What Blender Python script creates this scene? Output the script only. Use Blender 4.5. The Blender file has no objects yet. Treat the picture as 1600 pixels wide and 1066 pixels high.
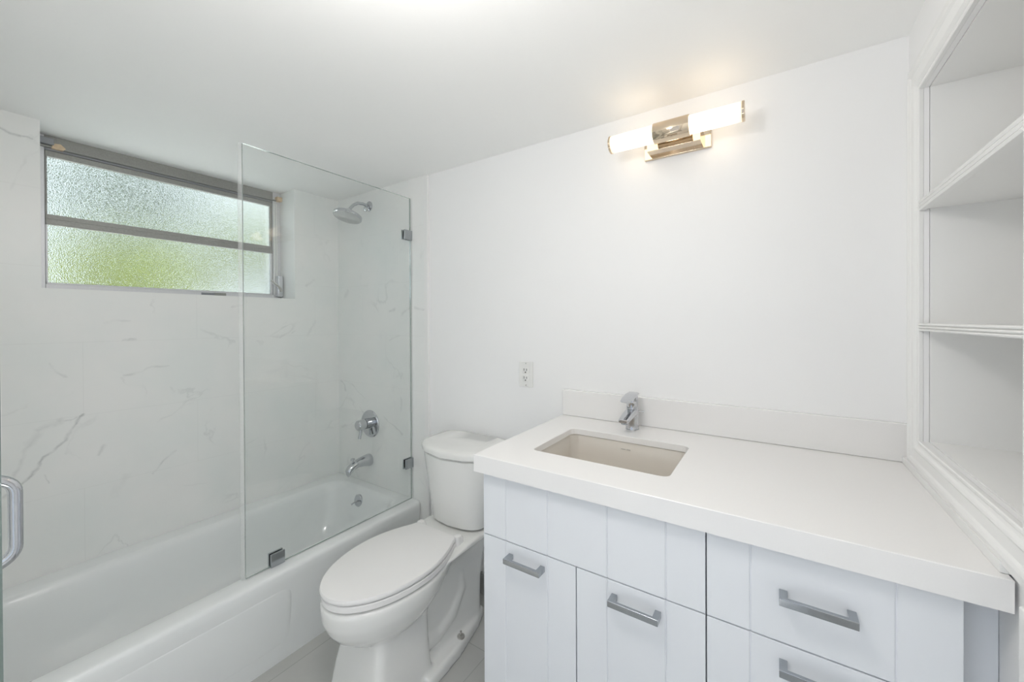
import bpy, bmesh, math, random
from mathutils import Vector, Matrix
from math import pi, sin, cos, radians

random.seed(7)
SC = bpy.context.scene
COL = SC.collection

# ------------------------------------------------------------------ camera
yaw, pit, rol = radians(33.715), radians(0.317), radians(-0.263)
Fw = Vector((-sin(yaw) * cos(pit), cos(yaw) * cos(pit), -sin(pit)))
Rt = Vector((cos(yaw), sin(yaw), 0.0))
Up = Rt.cross(Fw)
Rt, Up = Rt * cos(rol) + Up * sin(rol), Up * cos(rol) - Rt * sin(rol)
cam_data = bpy.data.cameras.new('camera')
cam = bpy.data.objects.new('camera', cam_data)
COL.objects.link(cam)
cam.matrix_world = Matrix(((Rt.x, Up.x, -Fw.x, 0.0), (Rt.y, Up.y, -Fw.y, 0.0), (Rt.z, Up.z, -Fw.z, 1.30), (0, 0, 0, 1)))
cam_data.sensor_fit = 'HORIZONTAL'
cam_data.sensor_width = 36.0
cam_data.lens = 618.9 / 1600 * 36.0
cam_data.shift_y = -(533.0 - 505.42) / 1600
cam_data.clip_start = 0.02
SC.camera = cam

# ------------------------------------------------------------------ world: overcast daylight, pale ground
W = bpy.data.worlds.new('world')
SC.world = W
W.use_nodes = True
wn, wl = W.node_tree.nodes, W.node_tree.links
wn.clear()
w_tc = wn.new('ShaderNodeTexCoord')
w_sep = wn.new('ShaderNodeSeparateXYZ')
w_map = wn.new('ShaderNodeMapRange')
w_map.inputs[1].default_value = -1.0
w_map.inputs[2].default_value = 1.0
w_ramp = wn.new('ShaderNodeValToRGB')
w_bg = wn.new('ShaderNodeBackground')
w_out = wn.new('ShaderNodeOutputWorld')
el = w_ramp.color_ramp.elements
el[0].position, el[0].color = 0.0, (0.50, 0.52, 0.56, 1)
el[1].position, el[1].color = 1.0, (0.70, 0.78, 0.90, 1)
e = el.new(0.5); e.color = (0.40, 0.45, 0.52, 1)
# the garden side (-X) has the open bright sky
w_side = wn.new('ShaderNodeMapRange')
w_side.interpolation_type = 'SMOOTHSTEP'
w_side.inputs[1].default_value = -0.35
w_side.inputs[2].default_value = -0.75
w_mix = wn.new('ShaderNodeMixRGB')
w_mix.inputs[2].default_value = (0.74, 0.79, 0.81, 1)
wl.new(w_tc.outputs['Generated'], w_sep.inputs[0])
wl.new(w_sep.outputs['Z'], w_map.inputs[0])
wl.new(w_map.outputs[0], w_ramp.inputs[0])
wl.new(w_sep.outputs['X'], w_side.inputs[0])
wl.new(w_side.outputs[0], w_mix.inputs[0])
wl.new(w_ramp.outputs[0], w_mix.inputs[1])
wl.new(w_mix.outputs[0], w_bg.inputs[0])
wl.new(w_bg.outputs[0], w_out.inputs[0])
w_bg.inputs[1].default_value = 1.0

# ------------------------------------------------------------------ exposure
SC.view_settings.view_transform = 'Standard'
SC.view_settings.look = 'None'
SC.view_settings.gamma = 1.0
SC.view_settings.use_curve_mapping = False
SC.view_settings.exposure = 0.8
SC.cycles.max_bounces = 16
SC.cycles.diffuse_bounces = 8
SC.cycles.transparent_max_bounces = 16
SC.cycles.transmission_bounces = 12

LAMP_STRENGTH = 1.55

# added fill light, no fixture, above and in front of where the camera stands
fill_data = bpy.data.lights.new('fill_light', 'POINT')
fill_data.energy = 6.3
fill_data.color = (1.0, 0.965, 0.93)
fill_data.shadow_soft_size = 0.10
fill = bpy.data.objects.new('fill_light', fill_data)
COL.objects.link(fill)
fill.location = (-0.50, 0.35, 1.89)

# sun on the garden side (it comes over the house, so none falls through the window)
sun_data = bpy.data.lights.new('sun', 'SUN')
sun_data.energy = 9.0
sun_data.angle = radians(2)
sun = bpy.data.objects.new('sun', sun_data)
COL.objects.link(sun)
sun.rotation_euler = Vector((-0.5, 0.25, -1.0)).to_track_quat('-Z', 'Y').to_euler()

# ------------------------------------------------------------------ materials
def node_mat(name):
    m = bpy.data.materials.new(name)
    m.use_nodes = True
    return m, m.node_tree.nodes, m.node_tree.links, m.node_tree.nodes['Principled BSDF']

def simple(name, color, rough=0.5, metal=0.0, bump=0.0, scale=60.0, coat=0.0, var=0.0):
    m, n, l, p = node_mat(name)
    p.inputs['Base Color'].default_value = (*color, 1)
    p.inputs['Roughness'].default_value = rough
    p.inputs['Metallic'].default_value = metal
    p.inputs['Coat Weight'].default_value = coat
    p.inputs['Coat Roughness'].default_value = 0.05
    tc = n.new('ShaderNodeTexCoord')
    tx = n.new('ShaderNodeTexNoise')
    tx.inputs['Scale'].default_value = scale
    tx.inputs['Detail'].default_value = 3
    l.new(tc.outputs['Object'], tx.inputs['Vector'])
    if bump > 0:
        b = n.new('ShaderNodeBump')
        b.inputs['Strength'].default_value = bump
        b.inputs['Distance'].default_value = 0.002
        l.new(tx.outputs['Fac'], b.inputs['Height'])
        l.new(b.outputs[0], p.inputs['Normal'])
    if var > 0:
        r = n.new('ShaderNodeMapRange')
        r.inputs[3].default_value = 1 - var
        r.inputs[4].default_value = 1 + var
        mx = n.new('ShaderNodeVectorMath'); mx.operation = 'SCALE'
        mx.inputs[0].default_value = color
        l.new(tx.outputs['Fac'], r.inputs[0])
        l.new(r.outputs[0], mx.inputs['Scale'])
        l.new(mx.outputs[0], p.inputs['Base Color'])
    return m

M = {}
M['paint'] = simple('wall_paint', (0.90, 0.90, 0.90), 0.55, bump=0.06, scale=180)
M['ceil'] = simple('ceiling_paint', (0.95, 0.95, 0.94), 0.6, bump=0.06, scale=150)
M['trim'] = simple('trim_paint', (0.86, 0.86, 0.85), 0.3, bump=0.03, scale=90)
M['shelf'] = simple('shelf_paint', (0.87, 0.87, 0.86), 0.4, bump=0.03, scale=90)
M['lacquer'] = simple('cabinet_lacquer', (0.80, 0.82, 0.85), 0.35, bump=0.02, scale=40)
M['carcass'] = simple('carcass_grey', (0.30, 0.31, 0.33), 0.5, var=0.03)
M['quartz'] = simple('white_quartz', (0.86, 0.85, 0.84), 0.16, var=0.012, scale=300)
M['china'] = simple('vitreous_china', (0.84, 0.84, 0.82), 0.1, coat=0.4, var=0.005, scale=20)
M['seat'] = simple('seat_plastic', (0.86, 0.85, 0.84), 0.22, var=0.005, scale=20)
M['enamel'] = simple('tub_enamel', (0.83, 0.85, 0.85), 0.12, coat=0.5, var=0.005, scale=12)
M['basin'] = simple('biscuit_china', (0.68, 0.64, 0.58), 0.15, coat=0.3, var=0.01, scale=20)
M['chrome'] = simple('chrome', (0.60, 0.61, 0.635), 0.06, metal=1.0, var=0.02, scale=8)
M['chrome_dark'] = simple('darkened_chrome', (0.42, 0.44, 0.46), 0.12, metal=1.0, var=0.03, scale=30)  # on the handles, the dark room they would mirror is put into the colour
M['nickel'] = simple('brushed_nickel', (0.62, 0.60, 0.57), 0.22, metal=1.0, var=0.03, scale=30)
M['nozzle'] = simple('nozzle_face', (0.62, 0.63, 0.63), 0.3, metal=0.6, var=0.04, scale=120)
M['lampmetal'] = simple('warm_tinted_chrome', (0.70, 0.58, 0.44), 0.08, metal=1.0, var=0.02, scale=20)  # chrome; the tan tint paints in the warm lamplight it reflects
M['alu'] = simple('aged_aluminium', (0.34, 0.34, 0.32), 0.45, metal=0.25, bump=0.3, scale=140, var=0.16)
M['alu_light'] = simple('aged_aluminium_pale', (0.72, 0.72, 0.74), 0.4, metal=0.25, bump=0.2, scale=140, var=0.06)
M['putty'] = simple('old_putty', (0.70, 0.55, 0.38), 0.8, bump=0.4, scale=80, var=0.15)
M['plastic'] = simple('outlet_plastic', (0.84, 0.84, 0.82), 0.3, var=0.005)
M['dark'] = simple('dark_slot', (0.03, 0.03, 0.03), 0.6, var=0.1)
M['greytile'] = simple('grey_base_tile', (0.36, 0.37, 0.37), 0.3, var=0.1, scale=30)
M['mark'] = simple('faint_print', (0.42, 0.40, 0.38), 0.4, var=0.05)
M['leaf'] = simple('leaf', (0.08, 0.13, 0.05), 0.5, var=0.4, scale=3)
M['leaf_pale'] = simple('leaf_pale', (0.22, 0.26, 0.05), 0.5, var=0.4, scale=3)
M['bark'] = simple('bark', (0.16, 0.12, 0.08), 0.9, bump=0.5, scale=30, var=0.3)
M['lawn'] = simple('pale_paving', (0.78, 0.77, 0.72), 0.9, var=0.2, scale=5)

def lamp_glass():
    m, n, l, p = node_mat('lit_opal_glass')
    tc = n.new('ShaderNodeTexCoord')
    sp = n.new('ShaderNodeSeparateXYZ')
    mr = n.new('ShaderNodeMapRange')          # hot around the bulb, dimmer to the outer end (object x runs from socket to end)
    mr.inputs[1].default_value = 0.075
    mr.inputs[2].default_value = 0.155
    cr = n.new('ShaderNodeValToRGB')
    cr.color_ramp.elements[0].color = (1.0, 0.82, 0.60, 1)
    cr.color_ramp.elements[1].color = (0.22, 0.15, 0.07, 1)
    l.new(tc.outputs['Object'], sp.inputs[0])
    l.new(sp.outputs['X'], mr.inputs[0])
    l.new(mr.outputs[0], cr.inputs[0])
    p.inputs['Base Color'].default_value = (0.85, 0.83, 0.8, 1)
    p.inputs['Roughness'].default_value = 0.2
    l.new(cr.outputs[0], p.inputs['Emission Color'])
    p.inputs['Emission Strength'].default_value = LAMP_STRENGTH
    return m
M['opal'] = lamp_glass()

def clear_glass():
    m, n, l, p = node_mat('clear_glass')
    n.remove(p)
    out = n['Material Output']
    tr = n.new('ShaderNodeBsdfTransparent'); tr.inputs[0].default_value = (0.984, 0.992, 0.989, 1)
    gl = n.new('ShaderNodeBsdfGlossy'); gl.inputs['Roughness'].default_value = 0.0
    # Schlick reflectance of one glass face, the same from both sides of the face
    ge = n.new('ShaderNodeNewGeometry')
    dt = n.new('ShaderNodeVectorMath'); dt.operation = 'DOT_PRODUCT'
    l.new(ge.outputs['Incoming'], dt.inputs[0]); l.new(ge.outputs['Normal'], dt.inputs[1])
    ab = n.new('ShaderNodeMath'); ab.operation = 'ABSOLUTE'; l.new(dt.outputs['Value'], ab.inputs[0])
    om = n.new('ShaderNodeMath'); om.operation = 'SUBTRACT'; om.inputs[0].default_value = 1.0; l.new(ab.outputs[0], om.inputs[1])
    pw = n.new('ShaderNodeMath'); pw.operation = 'POWER'; pw.inputs[1].default_value = 5.0; l.new(om.outputs[0], pw.inputs[0])
    fr = n.new('ShaderNodeMath'); fr.operation = 'MULTIPLY_ADD'; fr.inputs[1].default_value = 0.96; fr.inputs[2].default_value = 0.04; l.new(pw.outputs[0], fr.inputs[0])
    mx = n.new('ShaderNodeMixShader')
    l.new(fr.outputs[0], mx.inputs[0]); l.new(tr.outputs[0], mx.inputs[1]); l.new(gl.outputs[0], mx.inputs[2])
    l.new(mx.outputs[0], out.inputs[0])
    return m
M['glass'] = clear_glass()

def edge_glass():
    m, n, l, p = node_mat('glass_edge')
    p.inputs['Base Color'].default_value = (0.22, 0.28, 0.26, 1)
    p.inputs['Roughness'].default_value = 0.15
    p.inputs['Transmission Weight'].default_value = 0.35
    return m
M['glass_edge'] = edge_glass()

def seal():
    m, n, l, p = node_mat('clear_vinyl_seal')
    p.inputs['Base Color'].default_value = (0.85, 0.87, 0.86, 1)
    p.inputs['Roughness'].default_value = 0.25
    p.inputs['Alpha'].default_value = 0.2
    return m
M['seal'] = seal()

def frosted():
    m, n, l, p = node_mat('frosted_glass')
    p.inputs['Base Color'].default_value = (0.80, 0.87, 0.88, 1)
    p.inputs['Transmission Weight'].default_value = 1.0
    p.inputs['Roughness'].default_value = 0.2
    p.inputs['IOR'].default_value = 1.3
    tc = n.new('ShaderNodeTexCoord')
    vo = n.new('ShaderNodeTexVoronoi'); vo.inputs['Scale'].default_value = 240
    no = n.new('ShaderNodeTexNoise'); no.inputs['Scale'].default_value = 170; no.inputs['Detail'].default_value = 3
    ad = n.new('ShaderNodeMath'); ad.operation = 'ADD'
    b = n.new('ShaderNodeBump'); b.inputs['Strength'].default_value = 0.85; b.inputs['Distance'].default_value = 0.002
    l.new(tc.outputs['Object'], vo.inputs['Vector']); l.new(tc.outputs['Object'], no.inputs['Vector'])
    l.new(vo.outputs['Distance'], ad.inputs[0]); l.new(no.outputs['Fac'], ad.inputs[1])
    l.new(ad.outputs[0], b.inputs['Height']); l.new(b.outputs[0], p.inputs['Normal'])
    return m
M['frosted'] = frosted()

# node group: how much a point lies on one vein (a straight stroke between A and B)
def vein_group():
    g = bpy.data.node_groups.new('vein', 'ShaderNodeTree')
    for nm, t in (('P', 'NodeSocketVector'), ('A', 'NodeSocketVector'), ('BA', 'NodeSocketVector'), ('InvLen2', 'NodeSocketFloat'), ('Width', 'NodeSocketFloat'), ('Strength', 'NodeSocketFloat')):
        g.interface.new_socket(nm, in_out='INPUT', socket_type=t)
    g.interface.new_socket('Mask', in_out='OUTPUT', socket_type='NodeSocketFloat')
    n, l = g.nodes, g.links
    i = n.new('NodeGroupInput'); o = n.new('NodeGroupOutput')
    def vm(op): x = n.new('ShaderNodeVectorMath'); x.operation = op; return x
    def mt(op, clamp=False): x = n.new('ShaderNodeMath'); x.operation = op; x.use_clamp = clamp; return x
    pa = vm('SUBTRACT'); l.new(i.outputs['P'], pa.inputs[0]); l.new(i.outputs['A'], pa.inputs[1])
    dt = vm('DOT_PRODUCT'); l.new(pa.outputs[0], dt.inputs[0]); l.new(i.outputs['BA'], dt.inputs[1])
    h = mt('MULTIPLY', True); l.new(dt.outputs['Value'], h.inputs[0]); l.new(i.outputs['InvLen2'], h.inputs[1])
    sc = vm('SCALE'); l.new(i.outputs['BA'], sc.inputs[0]); l.new(h.outputs[0], sc.inputs['Scale'])
    df = vm('SUBTRACT'); l.new(pa.outputs[0], df.inputs[0]); l.new(sc.outputs[0], df.inputs[1])
    ln = vm('LENGTH'); l.new(df.outputs[0], ln.inputs[0])
    dv = mt('DIVIDE'); l.new(ln.outputs['Value'], dv.inputs[0]); l.new(i.outputs['Width'], dv.inputs[1])
    iv = mt('SUBTRACT', True); iv.inputs[0].default_value = 1.0; l.new(dv.outputs[0], iv.inputs[1])
    mu = mt('MULTIPLY'); l.new(iv.outputs[0], mu.inputs[0]); l.new(i.outputs['Strength'], mu.inputs[1])
    l.new(mu.outputs[0], o.inputs['Mask'])
    return g
VEIN = vein_group()

def marble(name, ua, va, veins, joint):
    """polished white porcelain tile; ua/va name the wall's horizontal and vertical object axes"""
    m, n, l, p = node_mat(name)
    tc = n.new('ShaderNodeTexCoord')
    sp = n.new('ShaderNodeSeparateXYZ'); l.new(tc.outputs['Object'], sp.inputs[0])
    cb = n.new('ShaderNodeCombineXYZ'); l.new(sp.outputs[ua], cb.inputs[0]); l.new(sp.outputs[va], cb.inputs[1])
    # wobble for the strokes
    wz = n.new('ShaderNodeTexNoise'); wz.inputs['Scale'].default_value = 14; wz.inputs['Detail'].default_value = 4
    l.new(cb.outputs[0], wz.inputs['Vector'])
    ws = n.new('ShaderNodeVectorMath'); ws.operation = 'SUBTRACT'; ws.inputs[1].default_value = (0.5, 0.5, 0.5); l.new(wz.outputs['Color'], ws.inputs[0])
    wm = n.new('ShaderNodeVectorMath'); wm.operation = 'MULTIPLY'; wm.inputs[1].default_value = (0.05, 0.05, 0); l.new(ws.outputs[0], wm.inputs[0])
    wa = n.new('ShaderNodeVectorMath'); wa.operation = 'ADD'; l.new(cb.outputs[0], wa.inputs[0]); l.new(wm.outputs[0], wa.inputs[1])
    acc = None
    for (a, b, w, s) in veins:
        g = n.new('ShaderNodeGroup'); g.node_tree = VEIN
        ba = (b[0] - a[0], b[1] - a[1], 0)
        g.inputs['A'].default_value = (a[0], a[1], 0)
        g.inputs['BA'].default_value = ba
        g.inputs['InvLen2'].default_value = 1.0 / (ba[0] ** 2 + ba[1] ** 2)
        g.inputs['Width'].default_value = w
        g.inputs['Strength'].default_value = s * 0.8
        l.new(wa.outputs[0], g.inputs['P'])
        if acc is None:
            acc = g.outputs[0]
        else:
            x = n.new('ShaderNodeMath'); x.operation = 'MAXIMUM'; l.new(acc, x.inputs[0]); l.new(g.outputs[0], x.inputs[1]); acc = x.outputs[0]
    # broken strength along a vein
    bn = n.new('ShaderNodeTexNoise'); bn.inputs['Scale'].default_value = 22; bn.inputs['Detail'].default_value = 3
    l.new(cb.outputs[0], bn.inputs['Vector'])
    br = n.new('ShaderNodeMapRange'); br.inputs[1].default_value = 0.34; br.inputs[2].default_value = 0.6; br.inputs[3].default_value = 0.25
    l.new(bn.outputs['Fac'], br.inputs[0])
    vm_ = n.new('ShaderNodeMath'); vm_.operation = 'MULTIPLY'; l.new(acc, vm_.inputs[0]); l.new(br.outputs[0], vm_.inputs[1])
    # faint random veining: thin lines where a distorted noise crosses its middle
    fn = n.new('ShaderNodeTexNoise'); fn.inputs['Scale'].default_value = 2.6; fn.inputs['Detail'].default_value = 5; fn.inputs['Distortion'].default_value = 0.9
    l.new(cb.outputs[0], fn.inputs['Vector'])
    f1 = n.new('ShaderNodeMath'); f1.operation = 'SUBTRACT'; f1.inputs[1].default_value = 0.5; l.new(fn.outputs['Fac'], f1.inputs[0])
    f2 = n.new('ShaderNodeMath'); f2.operation = 'ABSOLUTE'; l.new(f1.outputs[0], f2.inputs[0])
    f3 = n.new('ShaderNodeMapRange'); f3.inputs[1].default_value = 0.0; f3.inputs[2].default_value = 0.012; f3.inputs[3].default_value = 0.2; f3.inputs[4].default_value = 0.0
    l.new(f2.outputs[0], f3.inputs[0])
    f4 = n.new('ShaderNodeTexNoise'); f4.inputs['Scale'].default_value = 4.5; l.new(cb.outputs[0], f4.inputs['Vector'])
    f5 = n.new('ShaderNodeMapRange'); f5.inputs[1].default_value = 0.52; f5.inputs[2].default_value = 0.68; l.new(f4.outputs['Fac'], f5.inputs[0])
    f6 = n.new('ShaderNodeMath'); f6.operation = 'MULTIPLY'; l.new(f3.outputs[0], f6.inputs[0]); l.new(f5.outputs[0], f6.inputs[1])
    mx = n.new('ShaderNodeMath'); mx.operation = 'MAXIMUM'; l.new(vm_.outputs[0], mx.inputs[0]); l.new(f6.outputs[0], mx.inputs[1])
    # clouding
    cn = n.new('ShaderNodeTexNoise'); cn.inputs['Scale'].default_value = 3.2; cn.inputs['Detail'].default_value = 4; l.new(cb.outputs[0], cn.inputs['Vector'])
    cr = n.new('ShaderNodeValToRGB')
    cr.color_ramp.elements[0].position, cr.color_ramp.elements[0].color = 0.32, (0.82, 0.845, 0.83, 1)
    cr.color_ramp.elements[1].position, cr.color_ramp.elements[1].color = 0.62, (0.87, 0.87, 0.855, 1)
    l.new(cn.outputs['Fac'], cr.inputs[0])
    mix = n.new('ShaderNodeMixRGB'); mix.inputs[2].default_value = (0.34, 0.36, 0.36, 1)
    l.new(mx.outputs[0], mix.inputs[0]); l.new(cr.outputs[0], mix.inputs[1])
    # tile joints
    bt = n.new('ShaderNodeTexBrick')
    bt.inputs['Scale'].default_value = 1.0
    bt.inputs['Mortar Size'].default_value = 0.0012
    bt.inputs['Brick Width'].default_value = 0.61
    bt.inputs['Row Height'].default_value = 0.305
    bt.offset = 0.36
    bt.inputs['Color1'].default_value = (1, 1, 1, 1); bt.inputs['Color2'].default_value = (1, 1, 1, 1); bt.inputs['Mortar'].default_value = (0.955, 0.955, 0.955, 1)
    sh = n.new('ShaderNodeVectorMath'); sh.operation = 'ADD'; sh.inputs[1].default_value = (joint[0], joint[1], 0)
    l.new(cb.outputs[0], sh.inputs[0]); l.new(sh.outputs[0], bt.inputs['Vector'])
    m2 = n.new('ShaderNodeMixRGB'); m2.blend_type = 'MULTIPLY'; m2.inputs[0].default_value = 1.0
    l.new(mix.outputs[0], m2.inputs[1]); l.new(bt.outputs['Color'], m2.inputs[2])
    l.new(m2.outputs[0], p.inputs['Base Color'])
    p.inputs['Roughness'].default_value = 0.34
    return m

left_veins = [
    ((0.379, 0.915), (0.30, 0.80), 0.007, 0.85), ((0.30, 0.80), (0.205, 0.675), 0.008, 0.85), ((0.205, 0.675), (0.13, 0.60), 0.007, 0.7),
    ((0.26, 0.885), (0.315, 0.903), 0.016, 0.45), ((0.315, 0.903), (0.375, 0.912), 0.004, 0.35), ((0.26, 0.88), (0.235, 0.83), 0.02, 0.2), ((0.235, 0.83), (0.20, 0.72), 0.01, 0.25),
    ((0.652, 0.669), (0.60, 0.605), 0.006, 0.5), ((0.68, 0.69), (0.652, 0.669), 0.008, 0.25), ((0.27, 0.70), (0.285, 0.66), 0.004, 0.4),
    ((0.332, 1.085), (0.29, 1.14), 0.007, 0.35), ((0.538, 1.079), (0.66, 1.10), 0.005, 0.3), ((0.505, 1.07), (0.55, 1.082), 0.008, 0.35),
    ((0.50, 1.218), (0.55, 1.222), 0.006, 0.35), ((0.42, 0.74), (0.44, 0.78), 0.008, 0.3), ((0.93, 1.378), (0.965, 1.392), 0.007, 0.4),
    ((0.15, 2.035), (0.22, 2.015), 0.008, 0.7), ((0.22, 2.015), (0.25, 2.02), 0.004, 0.5), ((1.33, 1.52), (1.38, 1.56), 0.01, 0.25), ((1.38, 1.30), (1.34, 1.22), 0.01, 0.2),
    ((0.75, 0.90), (0.62, 0.84), 0.004, 0.18), ((0.45, 1.30), (0.52, 1.31), 0.008, 0.2), ((0.47, 0.55), (0.50, 0.62), 0.02, 0.12),
]
back_veins = [
    ((-2.38, 0.914), (-2.34, 0.872), 0.007, 0.55), ((-2.34, 0.872), (-2.33, 0.86), 0.012, 0.5), ((-2.35, 0.92), (-2.25, 0.895), 0.003, 0.35),
    ((-2.25, 0.895), (-2.164, 0.839), 0.004, 0.4), ((-2.164, 0.839), (-2.107, 0.797), 0.003, 0.35), ((-2.37, 0.612), (-2.31, 0.632), 0.010, 0.4), ((-2.31, 0.632), (-2.16, 0.70), 0.003, 0.3),
    ((-2.18, 0.76), (-2.15, 0.735), 0.008, 0.3), ((-1.96, 0.735), (-1.80, 0.667), 0.005, 0.45), ((-1.80, 0.667), (-1.79, 0.66), 0.011, 0.5),
    ((-1.80, 0.86), (-1.80, 0.79), 0.010, 0.32), ((-1.89, 1.362), (-1.85, 1.366), 0.012, 0.4), ((-1.79, 1.338), (-1.72, 1.37), 0.012, 0.35), ((-1.90, 1.19), (-1.80, 1.22), 0.008, 0.2),
    ((-2.10, 1.02), (-2.05, 1.015), 0.008, 0.2), ((-1.84, 0.97), (-1.80, 0.99), 0.008, 0.2), ((-1.68, 1.38), (-1.60, 1.36), 0.008, 0.3), ((-2.30, 1.50), (-2.33, 1.46), 0.02, 0.2),
]
M['tile_left'] = marble('marble_tile_window_wall', 'Y', 'Z', left_veins, (0.23, 0.0))
M['tile_back'] = marble('marble_tile_shower_wall', 'X', 'Z', back_veins, (0.10, 0.0))

def floor_mat():
    m, n, l, p = node_mat('floor_tile')
    tc = n.new('ShaderNodeTexCoord')
    sp = n.new('ShaderNodeSeparateXYZ'); l.new(tc.outputs['Object'], sp.inputs[0])
    cb = n.new('ShaderNodeCombineXYZ'); l.new(sp.outputs['Y'], cb.inputs[0]); l.new(sp.outputs['X'], cb.inputs[1])
    ad = n.new('ShaderNodeVectorMath'); ad.operation = 'ADD'; ad.inputs[1].default_value = (0.25, 0.06, 0); l.new(cb.outputs[0], ad.inputs[0])
    bt = n.new('ShaderNodeTexBrick')
    bt.inputs['Scale'].default_value = 1.0
    bt.inputs['Brick Width'].default_value = 0.61
    bt.inputs['Row Height'].default_value = 0.305
    bt.inputs['Mortar Size'].default_value = 0.0018
    bt.inputs['Color1'].default_value = (0.53, 0.53, 0.51, 1); bt.inputs['Color2'].default_value = (0.49, 0.49, 0.47, 1); bt.inputs['Mortar'].default_value = (0.40, 0.40, 0.38, 1)
    l.new(ad.outputs[0], bt.inputs['Vector'])
    no = n.new('ShaderNodeTexNoise'); no.inputs['Scale'].default_value = 5; no.inputs['Detail'].default_value = 6; l.new(tc.outputs['Object'], no.inputs['Vector'])
    mr = n.new('ShaderNodeMapRange'); mr.inputs[3].default_value = 0.88; mr.inputs[4].default_value = 1.1; l.new(no.outputs['Fac'], mr.inputs[0])
    mx = n.new('ShaderNodeVectorMath'); mx.operation = 'SCALE'; l.new(bt.outputs['Color'], mx.inputs[0]); l.new(mr.outputs[0], mx.inputs['Scale'])
    l.new(mx.outputs[0], p.inputs['Base Color'])
    p.inputs['Roughness'].default_value = 0.2
    return m
M['floor'] = floor_mat()

# ------------------------------------------------------------------ building helpers
def link(name, bm, mat, parent=None, smooth=False, bevel=0.0, seg=3, sub=0, origin=None, weld=True):
    if weld:
        bmesh.ops.remove_doubles(bm, verts=bm.verts, dist=1e-6)
    bmesh.ops.recalc_face_normals(bm, faces=bm.faces)
    if origin is not None:
        bmesh.ops.translate(bm, verts=bm.verts, vec=-Vector(origin))
    me = bpy.data.meshes.new(name)
    bm.to_mesh(me); bm.free()
    for mm in (mat if isinstance(mat, (list, tuple)) else [mat]):
        me.materials.append(mm)
    o = bpy.data.objects.new(name, me)
    COL.objects.link(o)
    if origin is not None:
        o.location = origin
    if parent is not None:
        o.parent = parent
        o.matrix_parent_inverse = Matrix.Translation(parent.location).inverted()
    if smooth:
        for f in me.polygons:
            f.use_smooth = True
    if bevel > 0:
        b = o.modifiers.new('bevel', 'BEVEL'); b.width = bevel; b.segments = seg; b.limit_method = 'ANGLE'; b.angle_limit = radians(35)
        b.harden_normals = True
        for f in me.polygons:
            f.use_smooth = True
    if sub:
        s = o.modifiers.new('subdivision', 'SUBSURF'); s.levels = sub; s.render_levels = sub
    if smooth and not bevel:
        e = o.modifiers.new('edges', 'EDGE_SPLIT'); e.split_angle = radians(38)
    return o

def thing(name, label, cat, loc=(0, 0, 0), group=None):
    o = bpy.data.objects.new(name, None)
    COL.objects.link(o)
    o.location = loc
    o.empty_display_size = 0.05
    o['label'] = label; o['category'] = cat
    if group: o['group'] = group
    return o

def tag(o, label, cat, group=None):
    o['label'] = label; o['category'] = cat
    if group: o['group'] = group
    return o

def struct(name, bm, mat, **k):
    o = link(name, bm, mat, **k)
    if o.parent is None:
        o['kind'] = 'structure'
    return o

def box(bm, x0, x1, y0, y1, z0, z1, mi=0):
    vs = [bm.verts.new((x, y, z)) for z in (z0, z1) for y in (y0, y1) for x in (x0, x1)]
    for q in ((0, 2, 3, 1), (4, 5, 7, 6), (0, 1, 5, 4), (2, 6, 7, 3), (0, 4, 6, 2), (1, 3, 7, 5)):
        f = bm.faces.new([vs[i] for i in q]); f.material_index = mi
    return bm

def B(*boxes):
    bm = bmesh.new()
    for b in boxes: box(bm, *b)
    return bm

def loft(bm, rings, cap0=True, cap1=True, closed=True, mi=0):
    vr = [[bm.verts.new(p) for p in r] for r in rings]
    n = len(vr[0])
    for a, b in zip(vr, vr[1:]):
        for i in range(n if closed else n - 1):
            j = (i + 1) % n
            f = bm.faces.new((a[i], a[j], b[j], b[i])); f.material_index = mi
    if cap0: bm.faces.new(list(reversed(vr[0]))).material_index = mi
    if cap1: bm.faces.new(vr[-1]).material_index = mi
    return vr

def frame_of(d):
    d = Vector(d).normalized()
    up = Vector((0, 0, 1)) if abs(d.z) < 0.9 else Vector((1, 0, 0))
    s = d.cross(up).normalized()
    return s, s.cross(d).normalized()

def tube(bm, pts, r, n=20, caps=True):
    pts = [Vector(p) for p in pts]
    rs = r if isinstance(r, (list, tuple)) else [r] * len(pts)
    rings = []
    s = None
    for i, p in enumerate(pts):
        d = (pts[min(i + 1, len(pts) - 1)] - pts[max(i - 1, 0)]).normalized()
        if s is None:
            s, u = frame_of(d)
        else:
            s = (s - d * s.dot(d)).normalized(); u = s.cross(d).normalized()
        rings.append([p + (s * cos(2 * pi * k / n) + u * sin(2 * pi * k / n)) * rs[i] for k in range(n)])
    loft(bm, rings, caps, caps)
    return bm

def arc(c, r, a0, a1, ax, ay, n=8):
    c, ax, ay = Vector(c), Vector(ax), Vector(ay)
    return [c + ax * (r * cos(a0 + (a1 - a0) * i / n)) + ay * (r * sin(a0 + (a1 - a0) * i / n)) for i in range(n + 1)]

def lathe(bm, c, axis, prof, n=48, cap0=True, cap1=True):
    """prof: list of (distance along axis, radius)"""
    c = Vector(c); d = Vector(axis).normalized(); s, u = frame_of(d)
    rings = [[c + d * h + (s * cos(2 * pi * k / n) + u * sin(2 * pi * k / n)) * max(r, 1e-5) for k in range(n)] for h, r in prof]
    loft(bm, rings, cap0, cap1)
    return bm

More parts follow.
